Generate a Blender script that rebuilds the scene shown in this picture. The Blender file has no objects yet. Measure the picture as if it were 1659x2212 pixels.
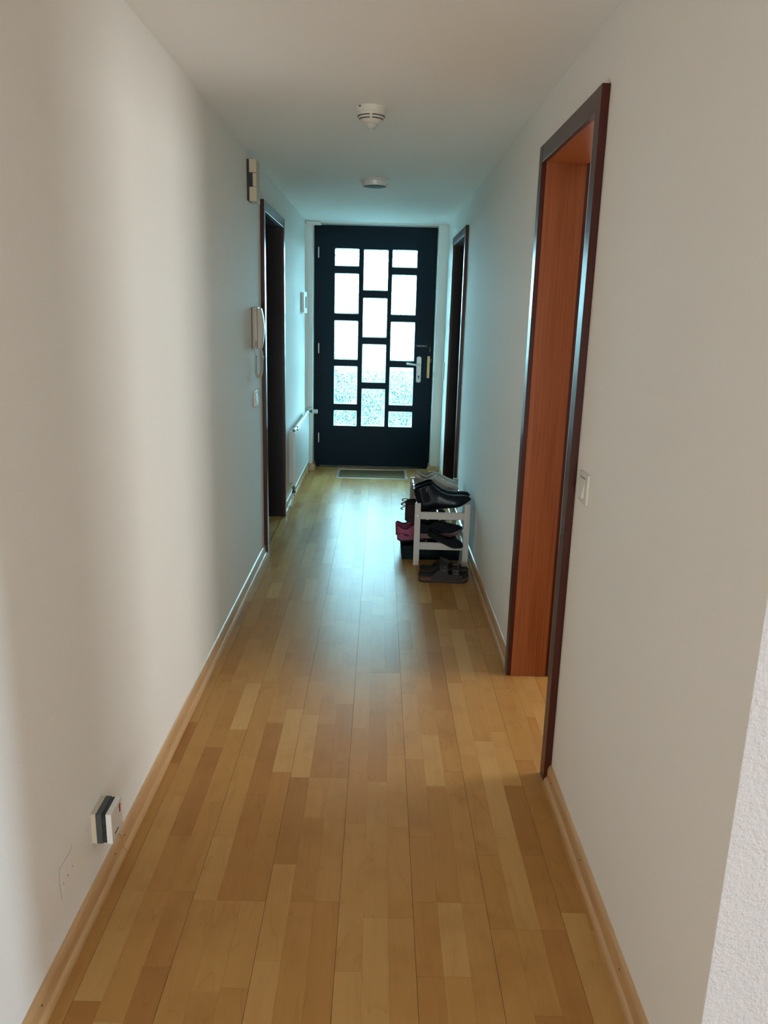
import bpy, bmesh, math, random
from mathutils import Matrix, Vector

random.seed(7)
S = bpy.context.scene
C = S.collection
PI = math.pi

# ------------------------------------------------------------------ camera
FW, FH, F = 1659.0, 2212.0, 1690.0
CX, CY = FW / 2, FH / 2
CAMZ = 1.5
def _n(v): return v.normalized()
_v1 = Vector((824 - CX, 676 - CY, F)); _v2 = Vector((657 - CX, 7760 - CY, F))
_Y = _n(_v1); _D = _n(_v2 - _Y * _v2.dot(_Y)); _X = _D.cross(_Y)
RM = Matrix((_X, _Y, -_D))              # camera (right, down, forward) -> world
def _ray(u, v): return RM @ Vector((u - CX, v - CY, F))
def at_y(u, v, y):
    d = _ray(u, v); d = d * (y / d.y); return Vector((d.x, y, d.z + CAMZ))
def at_x(u, v, x):
    d = _ray(u, v); d = d * (x / d.x); return Vector((x, d.y, d.z + CAMZ))

cam_d = bpy.data.cameras.new('camera'); cam = bpy.data.objects.new('camera', cam_d); C.objects.link(cam)
right, down, fwd = (RM.col[i].copy() for i in range(3))
M = Matrix.Identity(4)
for i in range(3):
    M[i][0] = right[i]; M[i][1] = -down[i]; M[i][2] = -fwd[i]
M[2][3] = CAMZ
cam.matrix_world = M
cam_d.sensor_fit = 'VERTICAL'; cam_d.sensor_height = 24.0; cam_d.lens = 24.0 * F / FH
cam_d.clip_start = 0.02; cam_d.clip_end = 300
S.camera = cam

# ------------------------------------------------------------------ sky (even overcast) and portals
SKY = 58.0
w = bpy.data.worlds.new('sky'); S.world = w; w.use_nodes = True
bg = w.node_tree.nodes['Background']
bg.inputs[0].default_value = (1.0, 1.0, 1.0, 1); bg.inputs[1].default_value = SKY

def portal(name, loc, rot, sx, sy):
    l = bpy.data.lights.new(name, 'AREA'); l.shape = 'RECTANGLE'; l.size = sx; l.size_y = sy
    l.cycles.is_portal = True
    o = bpy.data.objects.new(name, l); o.location = loc; o.rotation_euler = rot; C.objects.link(o)
    return o
# light openings of the neighbouring rooms (behind the camera, and beyond the right-hand doorway)
WIN_R = (2.40, 3.80, 0.05, 2.20)          # y0 y1 z0 z1 in wall x = 3.6 of the side room
WIN_A = (0.24, 0.68, 0.05, 1.55)         # y0 y1 z0 z1 in wall x = 4.0 of the living room
FILL_B = (-0.7, 1.1, 0.05, 1.00)            # x0 x1 z0 z1 in wall y = -5.0, low opening added to light the ceiling
portal('front_door_portal', (-0.06, 7.78, 1.25), (-PI / 2, 0, 0), 0.80, 1.70)
portal('side_room_portal', (3.66, (WIN_R[0] + WIN_R[1]) / 2, (WIN_R[2] + WIN_R[3]) / 2), (0, PI / 2, 0), WIN_R[3] - WIN_R[2], WIN_R[1] - WIN_R[0])
portal('living_room_portal', (4.06, (WIN_A[0] + WIN_A[1]) / 2, (WIN_A[2] + WIN_A[3]) / 2), (0, PI / 2, 0), WIN_A[3] - WIN_A[2], WIN_A[1] - WIN_A[0])
portal('living_room_portal', ((FILL_B[0] + FILL_B[1]) / 2, -5.06, (FILL_B[2] + FILL_B[3]) / 2), (PI / 2, 0, 0), FILL_B[1] - FILL_B[0], FILL_B[3] - FILL_B[2])

S.view_settings.view_transform = 'Standard'; S.view_settings.look = 'None'
S.view_settings.exposure = 0.0; S.view_settings.gamma = 1.0; S.view_settings.use_curve_mapping = False
S.cycles.use_denoising = True
S.cycles.caustics_refractive = False; S.cycles.caustics_reflective = False
S.cycles.max_bounces = 10; S.cycles.diffuse_bounces = 6; S.cycles.glossy_bounces = 4
S.cycles.transparent_max_bounces = 12; S.cycles.sample_clamp_indirect = 6.0

# ------------------------------------------------------------------ material helpers
MATS = {}
def mat(name, col=(.5, .5, .5), rough=.5, metal=0., spec=.5, coat=0., coat_r=.1):
    m = bpy.data.materials.new(name); m.use_nodes = True; MATS[name] = m
    b = m.node_tree.nodes['Principled BSDF']
    b.inputs['Base Color'].default_value = (*col, 1); b.inputs['Roughness'].default_value = rough
    b.inputs['Metallic'].default_value = metal; b.inputs['Specular IOR Level'].default_value = spec
    b.inputs['Coat Weight'].default_value = coat; b.inputs['Coat Roughness'].default_value = coat_r
    return m
def nd(m, typ, **kw):
    n = m.node_tree.nodes.new(typ)
    for k, v in kw.items():
        if k in n.inputs: n.inputs[k].default_value = v
        else: setattr(n, k, v)
    return n
def lk(m, a, b): m.node_tree.links.new(a, b)
def ramp(m, fac, stops):
    r = nd(m, 'ShaderNodeValToRGB'); e = r.color_ramp.elements
    while len(e) < len(stops): e.new(.5)
    for q, (p, c) in zip(e, stops): q.position = p; q.color = (*c, 1)
    lk(m, fac, r.inputs[0]); return r.outputs[0]
def bump(m, height, strength, dist):
    b = nd(m, 'ShaderNodeBump'); b.inputs['Strength'].default_value = strength; b.inputs['Distance'].default_value = dist
    lk(m, height, b.inputs['Height']); lk(m, b.outputs[0], m.node_tree.nodes['Principled BSDF'].inputs['Normal'])
def pos(m, scale=(1, 1, 1), rnd=0.):
    g = nd(m, 'ShaderNodeNewGeometry'); v = nd(m, 'ShaderNodeVectorMath', operation='MULTIPLY'); v.inputs[1].default_value = scale
    lk(m, g.outputs['Position'], v.inputs[0]); out = v.outputs[0]
    if rnd:
        oi = nd(m, 'ShaderNodeObjectInfo'); k = nd(m, 'ShaderNodeMath', operation='MULTIPLY'); k.inputs[1].default_value = rnd
        lk(m, oi.outputs['Random'], k.inputs[0]); a = nd(m, 'ShaderNodeVectorMath', operation='ADD')
        lk(m, out, a.inputs[0]); lk(m, k.outputs[0], a.inputs[1]); out = a.outputs[0]
    return out
def noise(m, vec, scale, detail=3., rough=.5, dist=0.):
    n = nd(m, 'ShaderNodeTexNoise'); n.inputs['Scale'].default_value = scale; n.inputs['Detail'].default_value = detail
    n.inputs['Roughness'].default_value = rough; n.inputs['Distortion'].default_value = dist
    lk(m, vec, n.inputs['Vector']); return n.outputs['Fac']
def base(m): return m.node_tree.nodes['Principled BSDF'].inputs['Base Color']
def mixc(m, fac, a, b, blend='MIX'):
    x = nd(m, 'ShaderNodeMix', data_type='RGBA', blend_type=blend)
    if isinstance(fac, (int, float)): x.inputs[0].default_value = fac
    else: lk(m, fac, x.inputs[0])
    for s, v in ((6, a), (7, b)):
        if isinstance(v, tuple): x.inputs[s].default_value = (*v, 1)
        else: lk(m, v, x.inputs[s])
    return x.outputs[2]

# painted walls and ceiling
def wallmat(name, col, strength, scale, dist):
    m = mat(name, col, .75, spec=.25)
    n1 = noise(m, pos(m), 1.1, 2.); lk(m, ramp(m, n1, [(.3, tuple(c * .975 for c in col)), (.7, col)]), base(m))
    n2 = noise(m, pos(m), scale, 4., .6); bump(m, n2, strength, dist); return m
M_WALL = wallmat('painted_wall', (.885, .865, .83), .25, 140., .002)
M_CEIL = wallmat('painted_ceiling', (.925, .91, .885), .2, 90., .002)
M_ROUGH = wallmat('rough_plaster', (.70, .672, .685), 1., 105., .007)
M_WHITEROOM = wallmat('plain_room_wall', (.86, .84, .80), .05, 60., .002)

# maple parquet: every stave takes its own tint from the object's random value
def maple(name, gloss=.32):
    m = mat(name, (.5, .3, .14), gloss, spec=.08)
    oi = nd(m, 'ShaderNodeObjectInfo')
    tint = ramp(m, oi.outputs['Random'], [(0., (.385, .178, .052)), (.14, (.425, .205, .060)), (.4, (.46, .235, .073)), (.7, (.485, .255, .083)), (.9, (.525, .295, .105)), (1., (.555, .325, .125))])
    v = pos(m, (1, 1, 1), 37.)
    st = nd(m, 'ShaderNodeVectorMath', operation='MULTIPLY'); st.inputs[1].default_value = (16, 1.2, 16); lk(m, v, st.inputs[0])
    g1 = noise(m, st.outputs[0], 3.2, 4., .55, .6)
    st2 = nd(m, 'ShaderNodeVectorMath', operation='MULTIPLY'); st2.inputs[1].default_value = (7, 1.1, 7); lk(m, v, st2.inputs[0])
    nz = noise(m, st2.outputs[0], 1.0, 2.5, .5, .35)          # growth-ring contours
    k1 = nd(m, 'ShaderNodeMath', operation='MULTIPLY'); k1.inputs[1].default_value = 9.; lk(m, nz, k1.inputs[0])
    k2 = nd(m, 'ShaderNodeMath', operation='FRACT'); lk(m, k1.outputs[0], k2.inputs[0])
    veins = ramp(m, k2.outputs[0], [(0., (.84, .78, .72)), (.07, (.97, .96, .95)), (.2, (1, 1, 1)), (1., (1, 1, 1))])
    fine = ramp(m, g1, [(.3, (.94, .925, .91)), (.55, (1, 1, 1)), (.75, (1.03, 1.03, 1.02))])
    big = ramp(m, noise(m, v, 4.5, 3., .6), [(.28, (.80, .72, .64)), (.5, (1, 1, 1))])
    c = mixc(m, .6, tint, veins, 'MULTIPLY'); c = mixc(m, .8, c, fine, 'MULTIPLY'); c = mixc(m, .6, c, big, 'MULTIPLY')
    lk(m, c, base(m))
    h = noise(m, pos(m, (9, 2.2, 9)), 1.3, 2.); bump(m, h, .10, .004)
    return m
M_MAPLE = maple('maple_parquet')
M_JOINT = mat('parquet_joint', (.16, .08, .03), .8)
def beech(name, col):
    m = mat(name, col, .35, spec=.5)
    n = noise(m, pos(m, (30, 2, 30)), 2.5, 4., .6, .4)
    lk(m, ramp(m, n, [(.3, tuple(c * .84 for c in col)), (.6, col), (.8, tuple(min(1, c * 1.08) for c in col))]), base(m)); return m
M_BASEB = beech('beech_baseboard', (.58, .345, .165))
def veneer(name, c0, c1, rough, coat=0.):
    m = mat(name, c1, rough, spec=.28, coat=coat, coat_r=.12)
    n = noise(m, pos(m, (60, 60, 1.1)), 2.2, 5., .62, .5); lk(m, ramp(m, n, [(.3, c0), (.5, tuple((a + b) / 2 for a, b in zip(c0, c1))), (.7, c1)]), base(m)); return m
M_LINING = veneer('mahogany_lining', (.235, .062, .018), (.36, .112, .036), .34)
M_CASING = veneer('dark_mahogany_casing', (.046, .0075, .004), (.074, .013, .006), .30, .06)
M_DARKLIN = veneer('dark_door_lining', (.008, .0035, .003), (.014, .006, .005), .45)  # near-black veneer for the left and far right door frames
M_DOOR = mat('dark_door_glare_tint', (.0035, .013, .020), .42, spec=.08)  # blue in this colour stands in for glare from the panes
M_BEAD = mat('bead_sky_sheen', (.50, .50, .47), .22)  # pale colour stands in for sky reflected on the bevels
M_WPLAST = mat('white_plastic', (.78, .77, .73), .35)
M_CREAM = mat('cream_plastic', (.62, .50, .35), .4)
M_BLACK = mat('black_plastic', (.012, .012, .014), .4)
M_DGREY = mat('dark_grey_plastic', (.06, .065, .062), .5)
M_BEIGE = mat('beige_plastic', (.52, .46, .38), .38)
M_PALE = mat('pale_beige_plastic', (.70, .66, .58), .4)
M_STEEL = mat('brushed_steel', (.62, .61, .58), .32, 1.)
M_ALU = mat('satin_aluminium', (.66, .66, .63), .45, .35)
M_CHROME = mat('chrome_tube', (.8, .8, .8), .14, 1.)
M_BRASS = mat('aged_brass', (.42, .30, .14), .42, .8)
M_ENAMEL = mat('white_enamel', (.80, .80, .78), .3)
M_WHITEWOOD = mat('white_lacquered_wood', (.62, .59, .55), .45, spec=.3)
M_RED = mat('red_print', (.35, .01, .05), .5)
M_PENCIL = mat('pencil_grey', (.30, .28, .25), .9)
M_GLASSD = mat('grey_lamp_glass', (.13, .13, .125), .7, spec=.1)
M_LAMPRIM = mat('white_lamp_rim', (.72, .70, .66), .35)
def fabric(name, col, sc=350., st=.5):
    m = mat(name, col, .85, spec=.2)
    n = noise(m, pos(m), sc, 3.); lk(m, ramp(m, n, [(.3, tuple(c * .75 for c in col)), (.7, tuple(min(1, c * 1.15) for c in col))]), base(m)); bump(m, n, st, .002); return m
M_COIR = fabric('brown_coir', (.16, .105, .055), 420., 1.)
M_FELT = fabric('dark_teal_felt', (.012, .022, .026), 300.)
M_LEATHER = mat('black_leather', (.006, .007, .010), .30, spec=.22)
M_LINER = fabric('dark_lining', (.03, .028, .028))
M_SOLEBLK = mat('black_rubber', (.012, .012, .013), .6)
M_GREYMESH = fabric('grey_mesh', (.58, .55, .50), 500., .4)
M_GREYSUEDE = fabric('grey_suede', (.40, .375, .34), 500., .4)
M_WHITESOLE = mat('white_rubber', (.62, .60, .55), .5)
M_PINK = fabric('pink_mesh', (.40, .11, .19), 500., .4)
M_PINKD = fabric('wine_red_overlay', (.14, .03, .055), 500., .3)
M_MAUVE = mat('mauve_foam', (.20, .12, .12), .6)
M_BLACKMESH = fabric('black_mesh', (.012, .012, .016), 500., .4)
M_BROWN = fabric('dark_brown_suede', (.055, .032, .028), 500., .4)
M_TAUPE = fabric('taupe_nubuck', (.050, .042, .042), 500., .4)
M_CORK = fabric('cork', (.13, .07, .045), 260., .7)
M_LAWN = mat('lawn_grass', (.012, .017, .011), .9, spec=.1)
lk(M_LAWN, ramp(M_LAWN, noise(M_LAWN, pos(M_LAWN, (1, .35, 1)), 14., 4., .7), [(.32, (.0014, .0028, .0010)), (.5, (.0036, .0062, .0027)), (.62, (.0085, .0110, .0060)), (.72, (.034, .036, .026))]), base(M_LAWN))
M_DRIVE = fabric('pale_gravel', (.30, .30, .28), 40., .6)

# ornamental glass: half see-through, half refracted by its pebbled face, tinted blue-green
def ornamental():
    m = bpy.data.materials.new('ornamental_glass'); m.use_nodes = True; t = m.node_tree; t.nodes.remove(t.nodes['Principled BSDF'])
    out = t.nodes['Material Output']
    tr = nd(m, 'ShaderNodeBsdfTransparent'); tr.inputs[0].default_value = (.50, .80, .92, 1)
    TRN = tr
    rf = nd(m, 'ShaderNodeBsdfRefraction'); rf.inputs['Color'].default_value = (.75, .90, .93, 1); rf.inputs['Roughness'].default_value = .015; rf.inputs['IOR'].default_value = 1.45
    vo = nd(m, 'ShaderNodeTexVoronoi'); vo.inputs['Scale'].default_value = 95.; lk(m, pos(m), vo.inputs['Vector'])
    n = noise(m, pos(m), 120., 2.)
    s = nd(m, 'ShaderNodeMath', operation='ADD'); lk(m, vo.outputs['Distance'], s.inputs[0]); lk(m, n, s.inputs[1])
    b = nd(m, 'ShaderNodeBump'); b.inputs['Strength'].default_value = 1.; b.inputs['Distance'].default_value = .0009; lk(m, s.outputs[0], b.inputs['Height'])
    lk(m, b.outputs[0], rf.inputs['Normal'])
    cell = noise(m, pos(m), 75., 2., .6)
    lk(m, ramp(m, cell, [(.34, (.13, .31, .36)), (.46, (.38, .68, .78)), (.57, (.60, .92, 1.0)), (.65, (1, 1, 1))]), TRN.inputs[0])
    f = nd(m, 'ShaderNodeMath', operation='GREATER_THAN'); f.inputs[1].default_value = .59; lk(m, n, f.inputs[0])
    g = nd(m, 'ShaderNodeMath', operation='MULTIPLY'); g.inputs[1].default_value = .8; lk(m, f.outputs[0], g.inputs[0])
    mx = nd(m, 'ShaderNodeMixShader'); lk(m, g.outputs[0], mx.inputs[0]); lk(m, tr.outputs[0], mx.inputs[1]); lk(m, rf.outputs[0], mx.inputs[2])
    tl = nd(m, 'ShaderNodeBsdfTranslucent'); tl.inputs[0].default_value = (.50, .76, .82, 1)
    mt_ = nd(m, 'ShaderNodeMixShader'); mt_.inputs[0].default_value = .002; lk(m, mx.outputs[0], mt_.inputs[1]); lk(m, tl.outputs[0], mt_.inputs[2]); mx = mt_
    gl = nd(m, 'ShaderNodeBsdfGlossy'); gl.inputs['Roughness'].default_value = .2; gl.inputs['Color'].default_value = (.6, .6, .6, 1)
    mx2 = nd(m, 'ShaderNodeMixShader'); mx2.inputs[0].default_value = .06; lk(m, mx.outputs[0], mx2.inputs[1]); lk(m, gl.outputs[0], mx2.inputs[2])
    lk(m, mx2.outputs[0], out.inputs[0]); return m
M_PANE = ornamental()

# ------------------------------------------------------------------ mesh helpers
class MB:
    def __init__(self): self.v = []; self.f = []
    def add(self, vs, fs):
        o = len(self.v); self.v += [tuple(p) for p in vs]; self.f += [tuple(i + o for i in f) for f in fs]; return self
    def box(self, x0, x1, y0, y1, z0, z1):
        vs = [(x, y, z) for z in (z0, z1) for y in (y0, y1) for x in (x0, x1)]
        return self.add(vs, [(0, 2, 3, 1), (4, 5, 7, 6), (0, 1, 5, 4), (2, 6, 7, 3), (0, 4, 6, 2), (1, 3, 7, 5)])
    def loft(self, rings, closed=True, caps=True):
        n = len(rings[0]); vs = [p for r in rings for p in r]; fs = []
        for i in range(len(rings) - 1):
            for j in range(n if closed else n - 1):
                a, b = i * n + j, i * n + (j + 1) % n; fs.append((a, b, b + n, a + n))
        if caps and closed:
            fs.append(tuple(range(n - 1, -1, -1))); fs.append(tuple((len(rings) - 1) * n + j for j in range(n)))
        return self.add(vs, fs)
    def prism_y(self, prof, y0, y1):            # prof = list of (x, z)
        return self.loft([[(x, y0, z) for x, z in prof], [(x, y1, z) for x, z in prof]])
    def prism_x(self, prof, x0, x1):            # prof = list of (y, z)
        return self.loft([[(x0, y, z) for y, z in prof], [(x1, y, z) for y, z in prof]])
    def tube(self, pts, r, n=10):
        pts = [Vector(p) for p in pts]; rings = []; up = Vector((0, 0, 1))
        for i, p in enumerate(pts):
            d = (pts[min(i + 1, len(pts) - 1)] - pts[max(i - 1, 0)]).normalized()
            a = d.cross(up)
            if a.length < .05: a = d.cross(Vector((1, 0, 0)))
            a.normalize(); b = d.cross(a).normalized()
            rr = r[i] if isinstance(r, (list, tuple)) else r
            rings.append([p + a * math.cos(2 * PI * k / n) * rr + b * math.sin(2 * PI * k / n) * rr for k in range(n)])
        return self.loft(rings)
    def lathe(self, prof, c, axis='z', n=40):   # prof = list of (r, h) along the axis
        rings = []
        for r, h in prof:
            ring = []
            for k in range(n):
                a = 2 * PI * k / n; p, q = r * math.cos(a), r * math.sin(a)
                ring.append({'z': (c[0] + p, c[1] + q, c[2] + h), 'x': (c[0] + h, c[1] + p, c[2] + q), 'y': (c[0] + q, c[1] + h, c[2] + p)}[axis])
            rings.append(ring)
        return self.loft(rings)
    def build(self, name, m, parent=None, bev=0., smooth=False, seg=2, origin=None):
        me = bpy.data.meshes.new(name)
        o0 = Vector(origin) if origin is not None else Vector((0, 0, 0))
        me.from_pydata([tuple(Vector(p) - o0) for p in self.v], [], self.f)
        bm = bmesh.new(); bm.from_mesh(me); bmesh.ops.remove_doubles(bm, verts=bm.verts, dist=1e-6); bmesh.ops.recalc_face_normals(bm, faces=bm.faces)
        if bev: bmesh.ops.bevel(bm, geom=[e for e in bm.edges if e.calc_face_angle(0) > .5], offset=bev, segments=seg, affect='EDGES', profile=.5, clamp_overlap=True)
        bm.to_mesh(me); bm.free()
        if smooth:
            me.polygons.foreach_set('use_smooth', [True] * len(me.polygons))
            if isinstance(smooth, float):
                me.set_sharp_from_angle(angle=smooth)
        me.materials.append(m)
        o = bpy.data.objects.new(name, me); C.objects.link(o); o.location = o0
        if parent is not None: o.parent = parent
        return o

def tag(o, label=None, cat=None, group=None, kind=None):
    if label: o['label'] = label
    if cat: o['category'] = cat
    if group: o['group'] = group
    if kind: o['kind'] = kind
    return o
def thing(name, label, cat, loc=(0, 0, 0), group=None, rot=(0, 0, 0)):
    o = bpy.data.objects.new(name, None); o.empty_display_size = .05; C.objects.link(o); o.location = loc; o.rotation_euler = rot
    return tag(o, label, cat, group)
def struct(o, label=None): return tag(o, label, kind='structure')
def struct_empty(name, loc, label=None):
    o = bpy.data.objects.new(name, None); o.empty_display_size = .05; C.objects.link(o); o.location = loc
    return struct(o, label)
def holed(mb, axis, lo, hi, u0, u1, z0, z1, holes):
    """wall slab between lo..hi on its thin axis, spanning u0..u1 and z0..z1, with rectangular holes (ua, ub, za, zb)"""
    def bx(a, b, c, d):
        if b - a > 1e-6 and d - c > 1e-6:
            mb.box(lo, hi, a, b, c, d) if axis == 'x' else mb.box(a, b, lo, hi, c, d)
    u = u0
    for ua, ub, za, zb in sorted(holes):
        bx(u, ua, z0, z1); bx(ua, ub, z0, za); bx(ua, ub, zb, z1); u = ub
    bx(u, u1, z0, z1); return mb

# ------------------------------------------------------------------ the shell
XL, XR, YE, ZC = -.706, .598, 7.505, 2.29
YD = 7.69                                   # inner face of the front door frame
YC = 1.121                                  # outer corner where the right wall turns away
DR = (2.358, 3.092, 2.05)                   # right-hand doorway: clear opening y0 y1, head z
DL = (4.800, 5.685, 2.05)                   # left doorway
DF = (5.838, 6.757, 2.05)                   # far right doorway
FX0, FX1, FZ = -.640, .508, 2.279             # front door frame
YL = .95                                    # the left wall ends here, the living room opens up
WT = .137                                   # inner wall thickness

h = lambda d: (d[0] - .02, d[1] + .02, 0., d[2] + .02)
wl = struct(holed(MB(), 'x', XL - WT, XL, YL, YE + .35, 0, ZC, [h(DL)]).build('wall_left', M_WALL), 'warm white painted wall along the hallway with the door phone')
wr = struct(holed(MB(), 'x', XR, XR + WT, YC, YE + .35, 0, ZC, [h(DR), h(DF)]).build('wall_right', M_WALL), 'warm white painted wall along the hallway with the shoe rack')
mb = MB().box(XL, -.640, YE, YD + .0, 0, ZC).box(.508, XR, YE, YD, 0, ZC).box(-.640, .508, YE, YD, 2.279, ZC)
mb.box(XL, FX0 + .002, YD, YE + .35, 0, ZC).box(FX1 - .002, XR, YD, YE + .35, 0, ZC).box(FX0, FX1, YD, YE + .35, FZ - .002, ZC)
struct(mb.build('wall_front', M_WALL), 'narrow painted wall strips around the dark front door')
struct(MB().box(-3.2, 4.2, -5.2, YE + .35, ZC, ZC + .12).build('ceiling', M_CEIL), 'plain painted ceiling')
# rough plaster wall past the corner, facing the living room
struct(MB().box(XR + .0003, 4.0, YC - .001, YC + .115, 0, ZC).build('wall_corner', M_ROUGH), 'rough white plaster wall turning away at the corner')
# living room behind the camera and the side room, shells with cut openings for the sky light
struct(holed(MB(), 'x', 4.0, 4.12, -5.0, YC + .115, 0, ZC, [WIN_A]).build('wall_living_side', M_WHITEROOM))
struct(holed(MB(), 'y', -5.12, -5.0, -3.0, 4.12, 0, ZC, [FILL_B]).build('wall_back', M_WHITEROOM))
struct(MB().box(-3.12, -3.0, -5.12, YL + .12, 0, ZC).box(-3.0, XL - WT, YL, YL + .12, 0, ZC).build('wall_living_left', M_WHITEROOM))
struct(holed(MB(), 'x', 3.6, 3.72, YC + .115, 5.0, 0, ZC, [WIN_R]).build('wall_side_room', M_WHITEROOM))
struct(MB().box(XR + WT, 3.72, 5.0, 5.12, 0, ZC).build('wall_side_room_end', M_WHITEROOM))
# frames and added light filters of those openings
FILTER = {'R': (.050, .054, .055), 'A': (.56, .74, .88), 'B': (.50, .59, .62)}   # tint of the unseen sheets added to dim each opening
def win_frame(name, axis, p, a0, a1, z0, z1, through):
    m = MB(); t = .05
    for (u0, u1, w0, w1) in ((a0, a1, z0, z0 + t), (a0, a1, z1 - t, z1), (a0, a0 + t, z0 + t, z1 - t), (a1 - t, a1, z0 + t, z1 - t)):
        m.box(p, p + .06, u0, u1, w0, w1) if axis == 'x' else m.box(u0, u1, p - .06, p, w0, w1)
    fr = struct(m.build(name, M_WPLAST), 'white frame with an added sheet filtering the light')
    bm_ = bpy.data.materials.new('light_filter'); bm_.use_nodes = True; t_ = bm_.node_tree; t_.nodes.remove(t_.nodes['Principled BSDF'])
    tr = t_.nodes.new('ShaderNodeBsdfTransparent'); tr.inputs[0].default_value = (*through, 1); t_.links.new(tr.outputs[0], t_.nodes['Material Output'].inputs[0])
    b = MB(); q = .02
    if name == 'window_1':                               # added filter: denser sheet over the lower half, clearer one above
        u = bm_.copy(); u.node_tree.nodes['Transparent BSDF'].inputs[0].default_value = (.235, .24, .23, 1)
        zs = z0 + (z1 - z0) * .5; c = MB().add([(p + .02, a0 + q, zs), (p + .02, a1 - q, zs), (p + .02, a1 - q, z1 - q), (p + .02, a0 + q, z1 - q)], [(0, 1, 2, 3)])
        c.build('upper_filter', u, fr); z1 = zs + q
    b.box(p + .020, p + .0205, a0 + q, a1 - q, z0 + q, z1 - q) if axis == 'x' else b.box(a0 + q, a1 - q, p - .0205, p - .020, z0 + q, z1 - q)
    b.v = b.v[:]; b.f = [b.f[5] if axis == 'x' else b.f[3]]
    b.build('light_filter', bm_, fr)
win_frame('window_1', 'x', 3.64, *WIN_R, FILTER['R']); win_frame('window_2', 'x', 4.04, *WIN_A, FILTER['A']); win_frame('fill_opening', 'y', -5.04, *FILL_B, FILTER['B'])  # the back one is added to light the ceiling

# ------------------------------------------------------------------ floor: slab, then staves
fl = struct(MB().box(-3.2, 4.2, -5.2, YD + .10, -.06, -.0125).build('floor', M_JOINT), 'maple strip parquet with staves of varied tone')
mbx = MB().box(0, 1, 0, 1, 0, 1)
ume = bpy.data.meshes.new('stave')
ume.from_pydata([tuple(p) for p in mbx.v], [], mbx.f); ume.materials.append(M_MAPLE)
_bm = bmesh.new(); _bm.from_mesh(ume); bmesh.ops.recalc_face_normals(_bm, faces=_bm.faces); _bm.to_mesh(ume); _bm.free()
SW = .0641; X0 = -.4585                       # stave width, a known board seam
MATX = (-.392, .282, 7.147, 7.602)            # recessed mat frame outline
rs = random.Random(11)
staves = []
ends_known = {0: 1.735, 1: 2.30, 2: 3.09, 3: 1.743, 4: 1.653}
for k in range(-7, 20):                       # strips across the hall and into the doorways
    b = k // 3; xa, xb = X0 + k * SW, X0 + (k + 1) * SW
    xa += .00045 if k % 3 == 0 else .0001; xb -= .00045 if k % 3 == 2 else .0001
    spans = []
    if xa < XL - .002 and xb < XL + .03:
        spans = [(DL[0], DL[1])] if xb > XL - WT + .01 else []
    elif xa > XR - .001:
        spans = [(DR[0] + .002, DR[1] - .002)] if xa < XR + WT else []
        if spans and xb > XR + WT + .02: xb = XR + WT + .02
    else: spans = [(1.0, YD + .02)]
    if spans and spans[0][0] == 1.0:
        if xa < XL: xa = XL + .0005
        if xb > XR: spans.append((DR[0] + .002, DR[1] - .002, XR + .0002, xb)); xb = XR - .0002
    rb = random.Random(100 + b)
    seam0 = ends_known.get(b, rb.uniform(1.2, 2.6))
    seams = [seam0 + q * 2.2 for q in range(-2, 5)]
    for y0, y1, *xx in spans:
        if xx: xa, xb = xx
        cuts = set([y0, y1])
        for q in seams:
            if y0 < q < y1: cuts.add(q)
        for q in range(len(seams) - 1):
            yy = seams[q] + rs.choice((.0, .12)) + rs.uniform(.22, .55)
            while yy < seams[q + 1] - .18:
                if y0 + .08 < yy < y1 - .08: cuts.add(yy)
                yy += rs.uniform(.27, .60)
        cuts = sorted(cuts)
        for a, c in zip(cuts, cuts[1:]):
            pieces = [(xa, xb, a, c)]
            if xb > MATX[0] and xa < MATX[1] and c > MATX[2]:       # keep the mat recess free
                pieces = []
                if a < MATX[2]: pieces.append((xa, xb, a, MATX[2]))
                if c > MATX[3]: pieces.append((xa, xb, max(a, MATX[3]), c))
                ya, yb = max(a, MATX[2]), min(c, MATX[3])
                if yb > ya:
                    if xa < MATX[0]: pieces.append((xa, MATX[0], ya, yb))
                    if xb > MATX[1]: pieces.append((MATX[1], xb, ya, yb))
            for p in pieces:
                if p[1] - p[0] > .002 and p[3] - p[2] > .004: staves.append(p)
staves.sort(key=lambda p: p[2])
for xa, xb, a, c in staves[:300]:
    o = bpy.data.objects.new('stave', ume); C.objects.link(o); o.parent = fl
    o.location = (xa, a + .00025, -.012 + rs.uniform(-.00012, .00005)); o.scale = (xb - xa, c - a - .0005, .012)
mrest = MB()
for xa, xb, a, c in staves[300:]: mrest.box(xa, xb, a + .00025, c - .00025, -.012, rs.uniform(-.0001, 0))
M_MAPLE2 = maple('maple_parquet_far')
_t = M_MAPLE2.node_tree                        # joined staves: the tint comes from the mesh island instead
for n in list(_t.nodes):
    if n.type == 'OBJECT_INFO':
        g = _t.nodes.new('ShaderNodeNewGeometry')
        for l in list(n.outputs['Random'].links): _t.links.new(g.outputs['Random Per Island'], l.to_socket)
if mrest.v:
    rest = mrest.build('far_staves', M_MAPLE2, fl); rest['kind'] = 'stuff'
mb = MB().box(XR + WT + .021, 3.6, YC + .115, 5.0, -.012, 0).box(-3.0, 4.0, -5.0, YL - .001, -.012, 0).box(XL, 4.0, YL - .001, .998, -.012, 0).box(XR, 4.0, .998, YC, -.012, 0)
mb.build('room_parquet', M_MAPLE, fl)

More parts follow.
